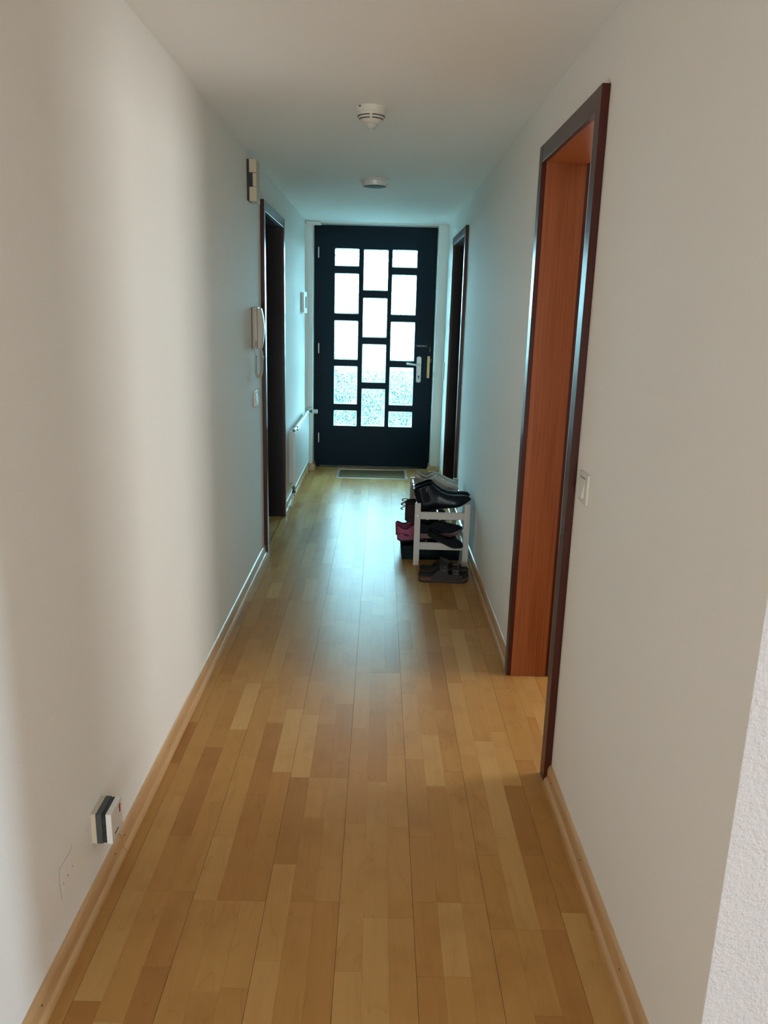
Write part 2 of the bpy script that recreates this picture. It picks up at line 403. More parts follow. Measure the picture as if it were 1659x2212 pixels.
# ------------------------------------------------------------------ baseboards (moulded profile, distance from wall / height)
PROF = [(0, 0), (.0225, 0), (.0225, .006), (.0205, .012), (.0165, .0165), (.0130, .0195), (.0118, .025), (.0118, .044), (.0105, .053), (.0070, .060), (.0025, .0635), (0, .0645)]
def bb_y(mb, xw, s, y0, y1): mb.prism_y([(xw + s * d, z) for d, z in PROF], y0, y1)
def bb_x(mb, yw, s, x0, x1): mb.prism_x([(yw + s * d, z) for d, z in PROF], x0, x1)
CAS = .0555                                   # width of the door casings
bl = struct_empty('baseboard_left', (XL, 3.0, 0), 'moulded beech baseboard along the wall with the door phone')
def child(mb, name, m, root, **kw):
    o = mb.build(name, m, None, **kw); o.parent = root; o.matrix_parent_inverse = Matrix.Translation(-root.location); return o
for y0, y1 in ((YL, 1.9085), (1.9110, DL[0] - CAS), (DL[1] + CAS, YE)):
    m = MB(); bb_y(m, XL, 1, y0, y1); child(m, 'moulding', M_BASEB, bl, smooth=.5)
br = struct_empty('baseboard_right', (XR, 3.0, 0), 'moulded beech baseboard along the wall with the shoe rack')
for y0, y1 in ((YC, DR[0] - CAS), (DR[1] + CAS, DF[0] - CAS), (DF[1] + CAS, YE)):
    m = MB(); bb_y(m, XR, -1, y0, y1); child(m, 'moulding', M_BASEB, br, smooth=.5)
be = struct_empty('baseboard_front', (0, YE, 0), 'short beech baseboard ends beside the front door')
for x0, x1, xw, s in ((XL + .0225, -.6175, -.640, 1), (.4855, XR - .0225, .508, -1)):
    m = MB(); bb_x(m, YE, -1, x0, x1); child(m, 'moulding', M_BASEB, be, smooth=.5)
    m = MB(); bb_y(m, xw, s, YE + .0005, YD + .02); child(m, 'moulding', M_BASEB, be, smooth=.5)
bc = struct_empty('baseboard_corner', (2.2, YC, 0), 'beech baseboard under the rough plaster wall')
m = MB(); bb_x(m, YC, -1, XR, 4.0); child(m, 'moulding', M_BASEB, bc, smooth=.5)
for root, xs, pts in ((bl, XL + .0119, [(90.6, 2172), (249, 1845), (269, 1804), (366, 1609)]), (br, XR - .0119, [(1190.3, 1692.7), (1252.6, 1858), (1338, 2094)])):
    for u, v in pts:
        p = at_x(u, v, xs); s = 1 if root is bl else -1
        child(MB().lathe([(.0024, 0), (.0024, .0009 * s)], (xs, p.y, p.z), 'x', 12), 'nail_hole', M_BLACK, root)
p = at_y(933, 1012.7, YE - .0119)
child(MB().lathe([(.0024, -.0009), (.0024, 0)], p, 'y', 12), 'nail_hole', M_BLACK, be)

# ------------------------------------------------------------------ inner door frames
def doorway(name, side, d, lin, label, leaf):
    """side +1: in the right wall, -1: in the left wall"""
    y0, y1, z1 = d; xw = XR if side > 0 else XL
    root = struct_empty(name, (xw, (y0 + y1) / 2, 0), label)
    X = lambda t: xw + side * t                         # t: depth into the wall, negative = into the hall
    def bx(t0, t1, a, b, c, e): m = MB(); m.box(min(X(t0), X(t1)), max(X(t0), X(t1)), a, b, c, e); return m
    for ya, yb in ((y0 - CAS, y0), (y1, y1 + CAS)):
        child(bx(-.023, -.0002, ya, yb, 0, z1 + .06), 'casing', M_CASING, root, bev=.0018)
        child(bx(WT + .0002, WT + .02, ya, yb, 0, z1 + .06), 'casing', M_CASING, root, bev=.003)
    child(bx(-.0222, -.0002, y0, y1, z1, z1 + .06), 'head_casing', M_CASING, root, bev=.0018)
    child(bx(WT + .0002, WT + .02, y0, y1, z1, z1 + .06), 'head_casing', M_CASING, root, bev=.003)
    for ya, yb in ((y0 - .0195, y0 + .0015), (y1 - .0015, y1 + .0195)):
        child(bx(-.0055, WT + .006, ya, yb, 0.0005, z1), 'lining', lin, root)
    child(bx(-.0055, WT + .006, y0 + .0015, y1 - .0015, z1 - .0015, z1 + .0195), 'head_lining', lin, root)
    if leaf:
        lf = child(bx(WT - .034, WT + .006, y0 + .004, y1 - .004, .004, z1 - .004), 'door_leaf', M_DARKLIN, root, bev=.002)
    return root
doorway('door_2', 1, DR, M_LINING, 'open doorway lined in warm mahogany veneer with dark casing', False)
doorway('door_3', -1, DL, M_DARKLIN, 'dark wooden door frame beside the door phone', True)
doorway('door_4', 1, DF, M_DARKLIN, 'dark wooden door frame between shoe rack and front door', True)

# ------------------------------------------------------------------ front door
d1 = struct_empty('door_1', (-.065, YD, 0), 'dark front door with staggered ornamental glass panes')
m = MB().box(FX0, FX0 + .060, YD, YD + .075, 0, FZ).box(FX1 - .060, FX1, YD, YD + .075, 0, FZ).box(FX0 + .060, FX1 - .060, YD, YD + .075, FZ - .06, FZ)
child(m, 'door_frame', M_DOOR, d1)
LX0, LX1, LZ1 = FX0 + .0601, FX1 - .0601, FZ - .0601
cols = {'L': (-.4465, -.2195), 'C': (-.1765, .0535), 'R': (.0915, .3245)}
rowsA = [(1.916, 2.076), (1.484, 1.853), (1.054, 1.422), (.627, .994), (.413, .566)]
rowsC = [(1.702, 2.072), (1.269, 1.636), (.841, 1.207), (.415, .781)]
panes = [(cols['L'], r) for r in rowsA] + [(cols['C'], r) for r in rowsC] + [(cols['R'], r) for r in rowsA]
LY0, LY1 = YD - .006, YD + .060
m = MB(); m.box(LX0, cols['L'][0], LY0, LY1, .012, LZ1); m.box(cols['R'][1], LX1, LY0, LY1, .012, LZ1)
m.box(cols['L'][0], cols['R'][1], LY0, LY1, .012, .412); m.box(cols['L'][0], cols['R'][1], LY0, LY1, 2.077, LZ1)
m.box(cols['L'][1], cols['C'][0], LY0, LY1, .412, 2.077); m.box(cols['C'][1], cols['R'][0], LY0, LY1, .412, 2.077)
for col, rows in (('L', rowsA), ('C', rowsC), ('R', rowsA)):
    z = .412
    for za, zb in sorted(rows):
        if za - z > .0005: m.box(*cols[col], LY0, LY1, z, za)
        z = zb
    if 2.077 - z > .0005: m.box(*cols[col], LY0, LY1, z, 2.077)
child(m, 'door_leaf', M_DOOR, d1)
for (xa, xb), (za, zb) in panes:
    pn = child(MB().box(xa, xb, YD + .022, YD + .0265, za, zb), 'pane', M_PANE, d1)
    b = MB(); t = .008; q = .004                        # bevelled glazing beads round the pane
    o_ = [(xa, za), (xb, za), (xb, zb), (xa, zb)]; i_ = [(xa + t, za + t), (xb - t, za + t), (xb - t, zb - t), (xa + t, zb - t)]
    ya, yb = LY0 + .004, YD + .0215
    for i in range(4):
        j = (i + 1) % 4
        vs = [(o_[i][0], ya, o_[i][1]), (o_[j][0], ya, o_[j][1]), (i_[j][0], yb - .004, i_[j][1]), (i_[i][0], yb - .004, i_[i][1]),
              (o_[i][0], yb, o_[i][1]), (o_[j][0], yb, o_[j][1]), (i_[j][0], yb, i_[j][1]), (i_[i][0], yb, i_[i][1])]
        b.add(vs, [(0, 1, 2, 3), (4, 7, 6, 5), (3, 2, 6, 7), (0, 4, 5, 1), (0, 3, 7, 4), (1, 5, 6, 2)])
    b.build('glazing_bead', M_BEAD, pn)
for v in (545, 752, 945):
    p = at_y(688.3, v, LY0 - .008); m = MB()
    m.lathe([(.0001, -.052), (.004, -.05), (.0075, -.046), (.0075, .046), (.004, .05), (.0001, .052)], p, 'z', 14)
    child(m, 'hinge', M_STEEL, d1, smooth=.6)
# lever handle on its long plate
pa, pb = at_y(899.2, 770, LY0), at_y(909.5, 826.5, LY0)
hx, hz0, hz1 = (pa.x + pb.x) / 2, pb.z, pa.z; hw_ = .0225
prof = []
for k in range(9):
    a = PI * k / 8; prof.append((hx + hw_ * math.cos(a), hz1 - .012 + .012 * math.sin(a)))
for k in range(9):
    a = PI + PI * k / 8; prof.append((hx + hw_ * math.cos(a), hz0 + .012 + .012 * math.sin(a)))
m = MB().loft([[(x, LY0 - .0075, z) for x, z in prof], [(x, LY0, z) for x, z in prof]])
hp = child(m, 'handle_plate', M_ALU, d1, bev=.0015)
def sub(mb, name, mt, par, **kw):
    return mb.build(name, mt, par, **kw)               # part meshes sit in world coordinates
lz = at_y(904, 788.5, LY0 - .04).z
m = MB().tube([(hx + .002, LY0 - .007, lz), (hx + .002, LY0 - .035, lz), (hx - .006, LY0 - .046, lz), (hx - .03, LY0 - .05, lz + .001), (hx - .075, LY0 - .05, lz + .006), (hx - .122, LY0 - .048, lz + .010)], [.0105, .010, .0095, .009, .0088, .0095], 12)
sub(m, 'lever', M_ALU, hp, smooth=.7)
kz = at_y(903.3, 813, LY0).z
m = MB().lathe([(.0085, -.0095), (.0085, -.0075)], (hx, LY0, kz), 'y', 16).box(hx - .005, hx + .005, LY0 - .0095, LY0 - .0075, kz - .024, kz)
sub(m, 'keyhole', M_DGREY, hp)
for dx in (-.013, .013):
    for z in (hz1 - .011, hz0 + .011):
        sub(MB().lathe([(.0035, -.0086), (.0035, -.0075)], (hx + dx, LY0, z), 'y', 10), 'screw', M_DGREY, hp)
pa, pb = at_y(898.4, 745.3, LY0), at_y(922.6, 749.8, LY0)
npo = child(MB().box(pa.x, pb.x, LY0 - .003, LY0, pb.z, pa.z), 'plate', mat('grey_label', (.05, .05, .05), .4), d1)
sub(MB().box(pa.x + .028, pa.x + .042, LY0 - .0036, LY0 - .003, pb.z + .006, pa.z - .006).box(pa.x + .058, pa.x + .082, LY0 - .0036, LY0 - .003, pb.z + .007, pa.z - .007), 'mark', M_WPLAST, npo)
pa, pb = at_y(923.4, 769.5, LY0), at_y(927.0, 816.6, LY0)
child(MB().box(pa.x, pb.x, LY0 - .002, LY0, pb.z, pa.z), 'strike_plate', M_BRASS, d1)
pa, pb = at_y(928.4, 775, YD), at_y(932, 783, YD)
child(MB().box(pa.x, pb.x, YD - .012, YD, pb.z, pa.z), 'latch_keep', M_DGREY, d1, bev=.002)
pa, pb = at_y(927.6, 749.5, YD), at_y(929.8, 760, YD)
child(MB().box(pa.x, pb.x, YD - .006, YD, pb.z, pa.z), 'latch_keep', M_DGREY, d1, bev=.001)
child(MB().box(FX0, FX1, YD + .002, YD + .10, -.012, .009), 'threshold', M_DOOR, d1)

# ------------------------------------------------------------------ outside the front door
struct(MB().box(-1.7, 1.6, 7.86, 9.3, 2.45, 2.56).build('sky_shade', M_WHITEROOM), 'unseen slab added outside the front door to block steep sky')  # added out of view to keep steep sky off the hall floor
tag(MB().box(-6, 6, 8.0, 11.2, -.20, -.11).build('bounce_ground', mat('pale_bounce', (.74, .73, .70), .8)), 'unseen pale ground added outside to bounce light indoors', 'bounce_ground', kind='structure')  # added out of view to throw light up to the hall ceiling
tag(MB().box(-25, 25, 11.2, 23.0, -.20, -.12).build('lawn', M_LAWN), 'dark green lawn outside the front door', 'lawn', kind='stuff')
tag(MB().box(-60, 60, 23.0, 120, -.24, -.13).build('driveway', M_DRIVE), 'pale gravel drive beyond the lawn', 'driveway', kind='structure')

# ------------------------------------------------------------------ ceiling fixtures
t = thing('smoke_detector', 'cream smoke detector with slotted dome on the hallway ceiling', 'smoke detector', (-.059, 3.41, ZC))
MB().lathe([(.001, 0), (.0615, 0), (.0625, -.004), (.0615, -.020), (.060, -.0215), (.001, -.0215)], (0, 0, 0), 'z', 48).build('base_ring', M_PALE, t, smooth=.6)
MB().lathe([(.001, -.0216), (.0590, -.0216), (.0570, -.0275), (.0520, -.0365), (.0450, -.0465), (.0370, -.0545), (.0280, -.0605), (.0235, -.0625), (.001, -.0625)], (0, 0, 0), 'z', 48).build('dome', M_PALE, t, smooth=.5)
MB().lathe([(.001, -.0626), (.022, -.0626), (.021, -.068), (.017, -.075), (.010, -.0795), (.001, -.081)], (0, 0, 0), 'z', 32).build('sensor_cap', mat('clear_grey_plastic', (.55, .56, .52), .12), t, smooth=.6)
for r0, z0, r1, z1 in ((.0538, -.0334, .0518, -.0366), (.0470, -.0434, .0447, -.0466)):
    for q in range(4):                                   # four slots in each ring
        rings = []
        for k in range(13):
            a = -PI / 2 + .10 + q * PI / 2 + (PI / 2 - .20) * k / 12; c_, s_ = math.cos(a), math.sin(a)
            rings.append([((r0 + .0016) * c_, (r0 + .0016) * s_, z0), ((r1 + .0016) * c_, (r1 + .0016) * s_, z1), ((r1 - .002) * c_, (r1 - .002) * s_, z1 + .001), ((r0 - .002) * c_, (r0 - .002) * s_, z0 + .001)])
        MB().loft(rings).build('slot', M_BLACK, t)
MB().box(-.048, -.039, -.0470, -.0425, -.0075, -.0035).build('indicator', M_BLACK, t)

t = thing('ceiling_light', 'round flush ceiling lamp with white rim and grey glass', 'ceiling light', (-.060, 5.16, ZC))
MB().lathe([(.001, 0), (.094, 0), (.0945, -.005), (.090, -.008), (.082, -.009), (.080, -.022), (.078, -.036), (.073, -.038), (.073, -.030), (.001, -.030)], (0, 0, 0), 'z', 56).build('rim', M_LAMPRIM, t, smooth=.6)
MB().lathe([(.001, -.0302), (.0725, -.0302), (.0725, -.0365), (.060, -.040), (.001, -.0425)], (0, 0, 0), 'z', 56).build('glass', M_GLASSD, t, smooth=.6)

# ------------------------------------------------------------------ things on the wall beside the left doorway
cy0, cy1 = 4.305, 4.425
t = thing('door_chime', 'black door chime with three cream sounding blocks above the door frame', 'door chime', (XL, (cy0 + cy1) / 2, 2.14))
L = (XL, (cy0 + cy1) / 2, 2.14)
def loc(mb, name, m, par, L=None, **kw):
    """mesh given in world coordinates, parented to an unrotated thing at L"""
    L = Vector(L if L is not None else par.location)
    mb.v = [tuple(Vector(p) - L) for p in mb.v]; return mb.build(name, m, par, **kw)
loc(MB().box(XL + .0003, XL + .012, cy0, cy1, 2.046, 2.243).box(XL + .012, XL + .030, cy0 + .003, cy1 - .003, 2.112, 2.178), 'back_plate', M_BLACK, t)
loc(MB().box(XL + .0125, XL + .0495, cy0, cy1, 2.1795, 2.243), 'block', M_CREAM, t, bev=.0015)
loc(MB().box(XL + .0305, XL + .0495, cy0, cy1, 2.1125, 2.1775), 'block', M_CREAM, t, bev=.0015)
loc(MB().box(XL + .0125, XL + .0495, cy0, cy1, 2.042, 2.1105), 'block', M_CREAM, t, bev=.0015)

py0, py1, pz0, pz1 = 4.379, 4.478, 1.291, 1.514
t = thing('door_phone', 'beige wall mounted door phone with handset and hanging cord', 'door phone', (XL, 4.43, 1.4))
loc(MB().box(XL + .0003, XL + .004, py0 + .003, py1 - .003, pz0 + .003, pz1 - .003), 'wall_bracket', M_BLACK, t)
loc(MB().box(XL + .0042, XL + .033, py0, py1, pz0, pz1), 'body', M_BEIGE, t, bev=.004, smooth=.6)
# handset: bowed front, sits on the near half of the body
rings = []
for k in range(17):
    s = k / 16; z = pz0 + .004 + (pz1 - .006 - pz0 - .004) * s
    bow = .052 + .0155 * math.sin(PI * min(1, max(0, s))) ** .8
    x0, x1 = XL + .0335, XL + bow
    rings.append([(x0, py0 + .002, z), (x1 - .006, py0 + .002, z), (x1, py0 + .008, z), (x1, py0 + .045, z), (x1 - .006, py0 + .051, z), (x0, py0 + .051, z)])
loc(MB().loft(rings), 'handset', M_BEIGE, t, smooth=.7)
loc(MB().box(XL + .0335, XL + .037, py0 + .056, py1 - .008, 1.33, 1.48), 'keypad', M_WPLAST, t, bev=.001)
for k in range(6):
    z = 1.335 + k * .024
    loc(MB().box(XL + .0372, XL + .0405, py0 + .061, py1 - .014, z, z + .014), 'button', M_WPLAST, t, bev=.001)
for k in range(6):
    z = 1.305 + k * .0055
    loc(MB().box(XL + .018, XL + .030, py0 - .0008, py0 + .002, z, z + .002), 'speaker_slot', M_DGREY, t)
loc(MB().box(XL + .0305, XL + .0315, py0 - .0006, py0 + .001, pz0 + .002, pz1 - .002), 'seam', M_DGREY, t)
# coiled cord hanging in a loop
pts = []; base_pts = [(XL + .020, 4.40, 1.255), (XL + .018, 4.402, 1.20), (XL + .018, 4.404, 1.165), (XL + .024, 4.406, 1.142), (XL + .034, 4.408, 1.138), (XL + .044, 4.409, 1.150), (XL + .050, 4.41, 1.19), (XL + .055, 4.41, 1.252)]
def smoothpath(P, n):
    P = [Vector(p) for p in P]; out = []
    for i in range(len(P) - 1):
        p0, p1, p2, p3 = P[max(i - 1, 0)], P[i], P[i + 1], P[min(i + 2, len(P) - 1)]
        for k in range(n):
            s = k / n; out.append(.5 * ((2 * p1) + (p2 - p0) * s + (2 * p0 - 5 * p1 + 4 * p2 - p3) * s * s + (3 * p1 - p0 - 3 * p2 + p3) * s ** 3))
    return out + [P[-1]]
sp = smoothpath(base_pts, 60); coil = []
for i, p in enumerate(sp):
    a = i * 2 * PI / 7.0; d = (sp[min(i + 1, len(sp) - 1)] - sp[max(i - 1, 0)]).normalized(); e1 = d.cross(Vector((0, 1, 0))).normalized(); e2 = d.cross(e1)
    coil.append(p + (e1 * math.cos(a) + e2 * math.sin(a)) * .0062)
m = MB().tube(coil, .0018, 6)
m.tube(smoothpath([(XL + .012, 4.395, pz0 + .002), (XL + .013, 4.397, 1.275), (XL + .020, 4.40, 1.252)], 6), .0018, 6)
m.tube(smoothpath([(XL + .055, 4.41, 1.25), (XL + .053, 4.405, 1.27), (XL + .048, 4.40, pz0 + .006)], 6), .0045, 8)
loc(m, 'cord', M_BEIGE, t, smooth=True)

def switch(name, label, xw, s, y0, y1, z0, z1, rockers, mt, group=None):
    t = thing(name, label, 'light switch', (xw, (y0 + y1) / 2, (z0 + z1) / 2), group)
    def bx(t0, t1, a, b, c, d): return MB().box(min(xw + s * t0, xw + s * t1), max(xw + s * t0, xw + s * t1), a, b, c, d)
    loc(bx(.0003, .0085, y0, y1, z0, z1), 'plate', mt, t, bev=.0012)
    n = rockers; H = (z1 - z0) / n
    for k in range(n):
        c = z0 + H * (k + .5); hy = .0235; ym = (y0 + y1) / 2; hz = .0275 if n == 1 else .024
        q = [(xw + s * .0087, c - hz), (xw + s * .0165, c - hz + .002), (xw + s * .0095, c + hz), (xw + s * .0087, c + hz)]
        loc(MB().loft([[(x, ym - hy, z) for x, z in q], [(x, ym + hy, z) for x, z in q]]), 'rocker', mt, t)
        loc(bx(.0084, .0090, ym - hy, ym + hy, c + hz + .0003, c + hz + .0022), 'gap', M_DGREY, t)
    return t
switch('light_switch', 'pale beige rocker light switch beside the mahogany doorway', XR, -1, 2.150, 2.244, .985, 1.071, 1, M_PALE)
switch('light_switch', 'small white rocker switch below the door phone', XL, 1, 4.425, 4.507, .972, 1.056, 1, M_WPLAST)
switch('light_switch', 'tall double switch plate between front door and dark frame', XR, -1, 7.365, 7.445, .915, 1.067, 2, M_PALE)

# white control unit above the radiator
t = thing('wall_control_unit', 'white boxy wall unit with narrow window above the radiator', 'wall unit', (XL, 7.18, 1.57))
loc(MB().box(XL + .0003, XL + .030, 7.045, 7.320, 1.492, 1.654), 'housing', M_WPLAST, t, bev=.004, smooth=.6)
loc(MB().box(XL + .0302, XL + .033, 7.055, 7.310, 1.482, 1.664), 'front_cover', M_WPLAST, t, bev=.001)
loc(MB().box(XL + .0332, XL + .0345, 7.13, 7.255, 1.525, 1.625), 'window', mat('dim_display', (.22, .25, .24), .2), t)

# radiator
rx, ry0, ry1, rz0, rz1 = -.645, 6.02, 7.20, .140, .612
t = thing('radiator', 'flat white panel radiator with thermostat valve below the wall unit', 'radiator', (XL, 6.6, 0))
prof = [(rx - .020, rz0 + .012), (rx - .017, rz0), (rx - .003, rz0), (rx, rz0 + .012), (rx - .0025, rz0 + .024), (rx, rz0 + .036), (rx, rz1 - .034), (rx - .003, rz1 - .024), (rx - .020, rz1 - .024)]
m = MB(); 
loc(MB().prism_y(prof, ry0, ry1), 'panel', M_ENAMEL, t, bev=.0015, smooth=.6)
loc(MB().tube([(rx - .011, ry0 - .004, rz1 - .011), (rx - .011, ry0 + .3, rz1 - .011), (rx - .011, ry1, rz1 - .011)], .0155, 18), 'top_header', M_ENAMEL, t, smooth=.7)
loc(MB().tube([(rx - .011, ry0, rz0 + .012), (rx - .011, ry1, rz0 + .012)], .0135, 16), 'bottom_header', M_ENAMEL, t, smooth=.7)
loc(MB().box(rx - .028, rx + .007, ry0 + .135, ry0 + .139, rz1 - .030, rz1 + .0055), 'top_clip', M_DGREY, t)
loc(MB().lathe([(.009, -.012), (.009, 0), (.006, .002)], (rx - .011, ry0 - .004, rz1 - .011), 'y', 6), 'vent_plug', M_DGREY, t)
for y in (ry0 + .10, ry1 - .10):
    loc(MB().box(XL + .0003, rx - .0195, y, y + .03, rz0 + .03, rz1 - .03), 'bracket', M_ENAMEL, t)
# return valve at the low near end, drain nipple below it
m = MB().lathe([(.010, 0), (.010, .012), (.014, .014), (.014, .026), (.010, .028), (.010, .034)], (rx - .011, ry0 - .032, rz0 + .012), 'y', 12)
m.tube([(rx - .011, ry0 - .018, rz0 + .012), (rx - .011, ry0 - .018, rz0 - .030)], .010, 12).tube([(rx - .011, ry0 - .018, rz0 - .028), (rx - .006, ry0 - .018, rz0 - .055)], .0045, 8)
m.lathe([(.012, -.018), (.015, -.016), (.015, -.002), (.012, 0)], (rx - .011, ry0 - .018, rz0 - .010), 'z', 12)
loc(m, 'return_valve', M_DGREY, t, smooth=.6)
loc(MB().tube([(rx - .011, ry0 - .018, rz0 - .02), (rx - .022, ry0 - .03, .03), (rx - .026, ry0 - .03, 0.0)], .007, 10), 'pipe', M_ENAMEL, t, smooth=True)
# thermostat head pointing into the hall at the far end
vz = rz1 - .008; vy = ry1 + .030
m = MB().tube([(rx - .011, ry1 - .002, rz1 - .011), (rx - .011, ry1 + .03, rz1 - .011)], .011, 12)
m.lathe([(.012, -.012), (.012, .010), (.009, .012), (.009, .026), (.0145, .028), (.0145, .040)], (rx - .011, vy, vz), 'x', 16)
loc(m, 'valve_body', M_DGREY, t, smooth=.6)
vh = loc(MB().lathe([(.001, .0402), (.0185, .0402), (.0195, .044), (.0195, .084), (.0175, .0875), (.001, .088)], (rx - .011, vy, vz), 'x', 28), 'thermostat_head', M_WPLAST, t, smooth=.5)
for k in range(14):
    a = 2 * PI * k / 14; c_, s_ = math.cos(a), math.sin(a)
    m = MB().box(rx + .040, rx + .070, vy + .0192 * c_ - .0009, vy + .0192 * c_ + .0009, vz + .0192 * s_ - .0009, vz + .0192 * s_ + .0009)
    m.v = [tuple(Vector(p) - t.location) for p in m.v]; m.build('grip_rib', M_DGREY, vh)
loc(MB().tube([(rx - .011, vy, vz), (rx - .011, vy + .02, vz - .02), (rx - .020, vy + .02, .3), (rx - .020, vy + .02, 0)], .0075, 10), 'pipe', M_ENAMEL, t, smooth=True)

# cable trunking in the far corner and the white contact box over the door
tag(MB().box(XL + .0005, XL + .021, YE - .014, YE - .0003, .62, 2.262).build('cable_trunking', M_WPLAST, bev=.001, origin=(XL, YE, .62)), 'slim white cable trunking running up the corner by the front door', 'trunking')
t = thing('contact_box', 'small white plastic box over the top corner of the front door', 'sensor box', (-.61, YE, 2.25))
a0, a1 = at_y(660.4, 475, YE - .034), at_y(694, 486, YE - .034)
loc(MB().box(a0.x, a1.x - .004, YE - .034, YE - .0003, a1.z + .006, min(a0.z, ZC - .001)), 'housing', M_WPLAST, t, bev=.008, smooth=.8, seg=3)
loc(MB().box(a0.x + .06, a1.x, YE - .020, YE - .0003, a1.z, a1.z + .0058), 'base', M_WPLAST, t, bev=.001)

# ------------------------------------------------------------------ recessed door mat
t = thing('door_mat', 'brown coir mat set in a metal frame before the front door', 'door mat', (-.055, 7.37, 0))
x0, x1, y0, y1 = MATX; fw = .025
for nm, b in (('f', (x0 + .001, x1 - .001, y0 + .001, y0 + fw)), ('b', (x0 + .001, x1 - .001, y1 - fw, y1 - .001)), ('l', (x0 + .001, x0 + fw, y0 + fw, y1 - fw)), ('r', (x1 - fw, x1 - .001, y0 + fw, y1 - fw))):
    loc(MB().box(b[0], b[1], b[2], b[3], -.0124, .0025), 'frame_bar', M_STEEL, t, bev=.001)
loc(MB().box(x0 + fw + .0005, x1 - fw - .0005, y0 + fw + .0005, y1 - fw - .0005, -.0124, -.003), 'coir_insert', M_COIR, t)

# ------------------------------------------------------------------ plug-in box low on the wall, pencil outline next to it
by0, by1, bz0, bz1 = 1.728, 1.809, .170, .2545
t = thing('plug_in_device', 'white and grey plug-in box with red arrow above the baseboard', 'plug device', (XL, 1.768, .21))
loc(MB().box(XL + .0003, XL + .0130, by0, by1, bz0, bz1), 'socket_plate', mat('socket_beige', (.60, .50, .37), .45), t, bev=.0008)
loc(MB().box(XL + .0132, XL + .0282, by0, by1, bz0, bz1), 'grey_body', M_DGREY, t, bev=.0008)
loc(MB().box(XL + .0284, XL + .0384, by0 + .002, by1 - .002, bz0 + .002, bz1 - .002), 'recess', M_BLACK, t)
for k in range(12):
    z = bz0 + .006 + k * .006
    loc(MB().box(XL + .029, XL + .038, by0 + .0006, by0 + .0019, z, z + .0022), 'vent_rib', M_DGREY, t)
fr = loc(MB().box(XL + .0386, XL + .0530, by0, by1, bz0, bz1), 'front_cover', M_WPLAST, t, bev=.001)
fx = XL + .0532; cy, cz = by1 - .018, bz1 - .022
ar = [(cy - .008, cz + .004), (cy, cz + .014), (cy + .008, cz + .004), (cy + .004, cz + .004), (cy + .004, cz - .012), (cy - .004, cz - .012), (cy - .004, cz + .004)]
m = MB().loft([[(fx - .0002, y, z) for y, z in ar], [(fx + .0004, y, z) for y, z in ar]]); m.v = [tuple(Vector(p) - t.location) for p in m.v]; m.build('arrow_print', M_RED, fr)
m = MB().box(fx - .0002, fx + .0004, by0 + .020, by0 + .046, bz0 + .014, bz0 + .0185); m.v = [tuple(Vector(p) - t.location) for p in m.v]; m.build('lettering', M_DGREY, fr)
def mark(pts, wd):
    m = MB()
    for (ya, za), (yb, zb) in zip(pts, pts[1:]):
        d = Vector((yb - ya, zb - za)); n_ = Vector((-d.y, d.x)).normalized() * wd / 2
        q = [(ya - n_.x, za - n_.y), (ya + n_.x, za + n_.y), (yb + n_.x, zb + n_.y), (yb - n_.x, zb - n_.y)]
        m.loft([[(XL + .00002, y, z) for y, z in q], [(XL + .0003, y, z) for y, z in q]])
    m.build('pencil_mark', M_PENCIL, wl)
mark([(1.6095, .2545), (1.600, .2505), (1.592, .2475), (1.565, .2490), (1.530, .2480)], .0011)
mark([(1.530, .2485), (1.5285, .225), (1.5305, .195), (1.5325, .167)], .0013)
mark([(1.6035, .204), (1.6055, .2005)], .0035); mark([(1.574, .203), (1.576, .198)], .0040); mark([(1.547, .2005), (1.550, .198)], .0040)

# ------------------------------------------------------------------ shoe rack
RX0, RX1, RY0, RY1 = .230, .566, 4.587, 5.378
t = thing('shoe_rack', 'two-tier white wooden shoe rack with chrome tubes against the wall', 'shoe rack', (.398, 4.98, 0))
for x in (RX0, RX1 - .036):
    for y in (RY0, RY1 - .020): loc(MB().box(x, x + .036, y, y + .020, 0, .391), 'leg', M_WHITEWOOD, t, bev=.002)
for y in (RY0 + .002, RY1 - .018):
    for z in (.293, .101): loc(MB().box(RX0 + .0362, RX1 - .0362, y, y + .016, z, z + .045), 'cross_rail', M_WHITEWOOD, t, bev=.0015)
for x in (RX0 + .018, RX1 - .018):
    for z in (.314, .120): loc(MB().lathe([(.0045, -.0012), (.0045, 0)], (x, RY0, z), 'y', 14), 'screw', M_STEEL, t)
TUBES = [(.247, .378), (.310, .290), (.385, .290), (.460, .296), (.549, .356), (.247, .196), (.310, .134), (.385, .134), (.460, .138), (.549, .190)]
for x, z in TUBES:
    loc(MB().tube([(x, RY0 + .021, z), (x, RY1 - .021, z)], .0062, 12), 'tube', M_CHROME, t, smooth=.7)

# storage box below the rack
t = thing('storage_box', 'low dark ribbed felt box on the floor under the shoe rack', 'box', (.345, 4.85, 0))
m = MB(); n = 60; x0, x1, y0, y1, hb = .158, .528, 4.700, 5.02, .086
def ribbed(off):
    ring = []
    for k in range(n): s = k / n; ring.append((x0 + off + (x1 - x0 - 2 * off) * s, y0 + off + (.0035 if k % 2 else 0)))
    for k in range(n): s = k / n; ring.append((x1 - off - (.0035 if k % 2 else 0), y0 + off + (y1 - y0 - 2 * off) * s))
    for k in range(n): s = k / n; ring.append((x1 - off - (x1 - x0 - 2 * off) * s, y1 - off - (.0035 if k % 2 else 0)))
    for k in range(n): s = k / n; ring.append((x0 + off + (.0035 if k % 2 else 0), y1 - off - (y1 - y0 - 2 * off) * s))
    return ring
o, i = ribbed(0), ribbed(.006)
loc(MB().loft([[(x + (.345 - x) * .03, y, 0.001) for x, y in o], [(x, y, hb) for x, y in o], [(x, y, hb) for x, y in i], [(x, y, .006) for x, y in i]]), 'body', M_FELT, t)
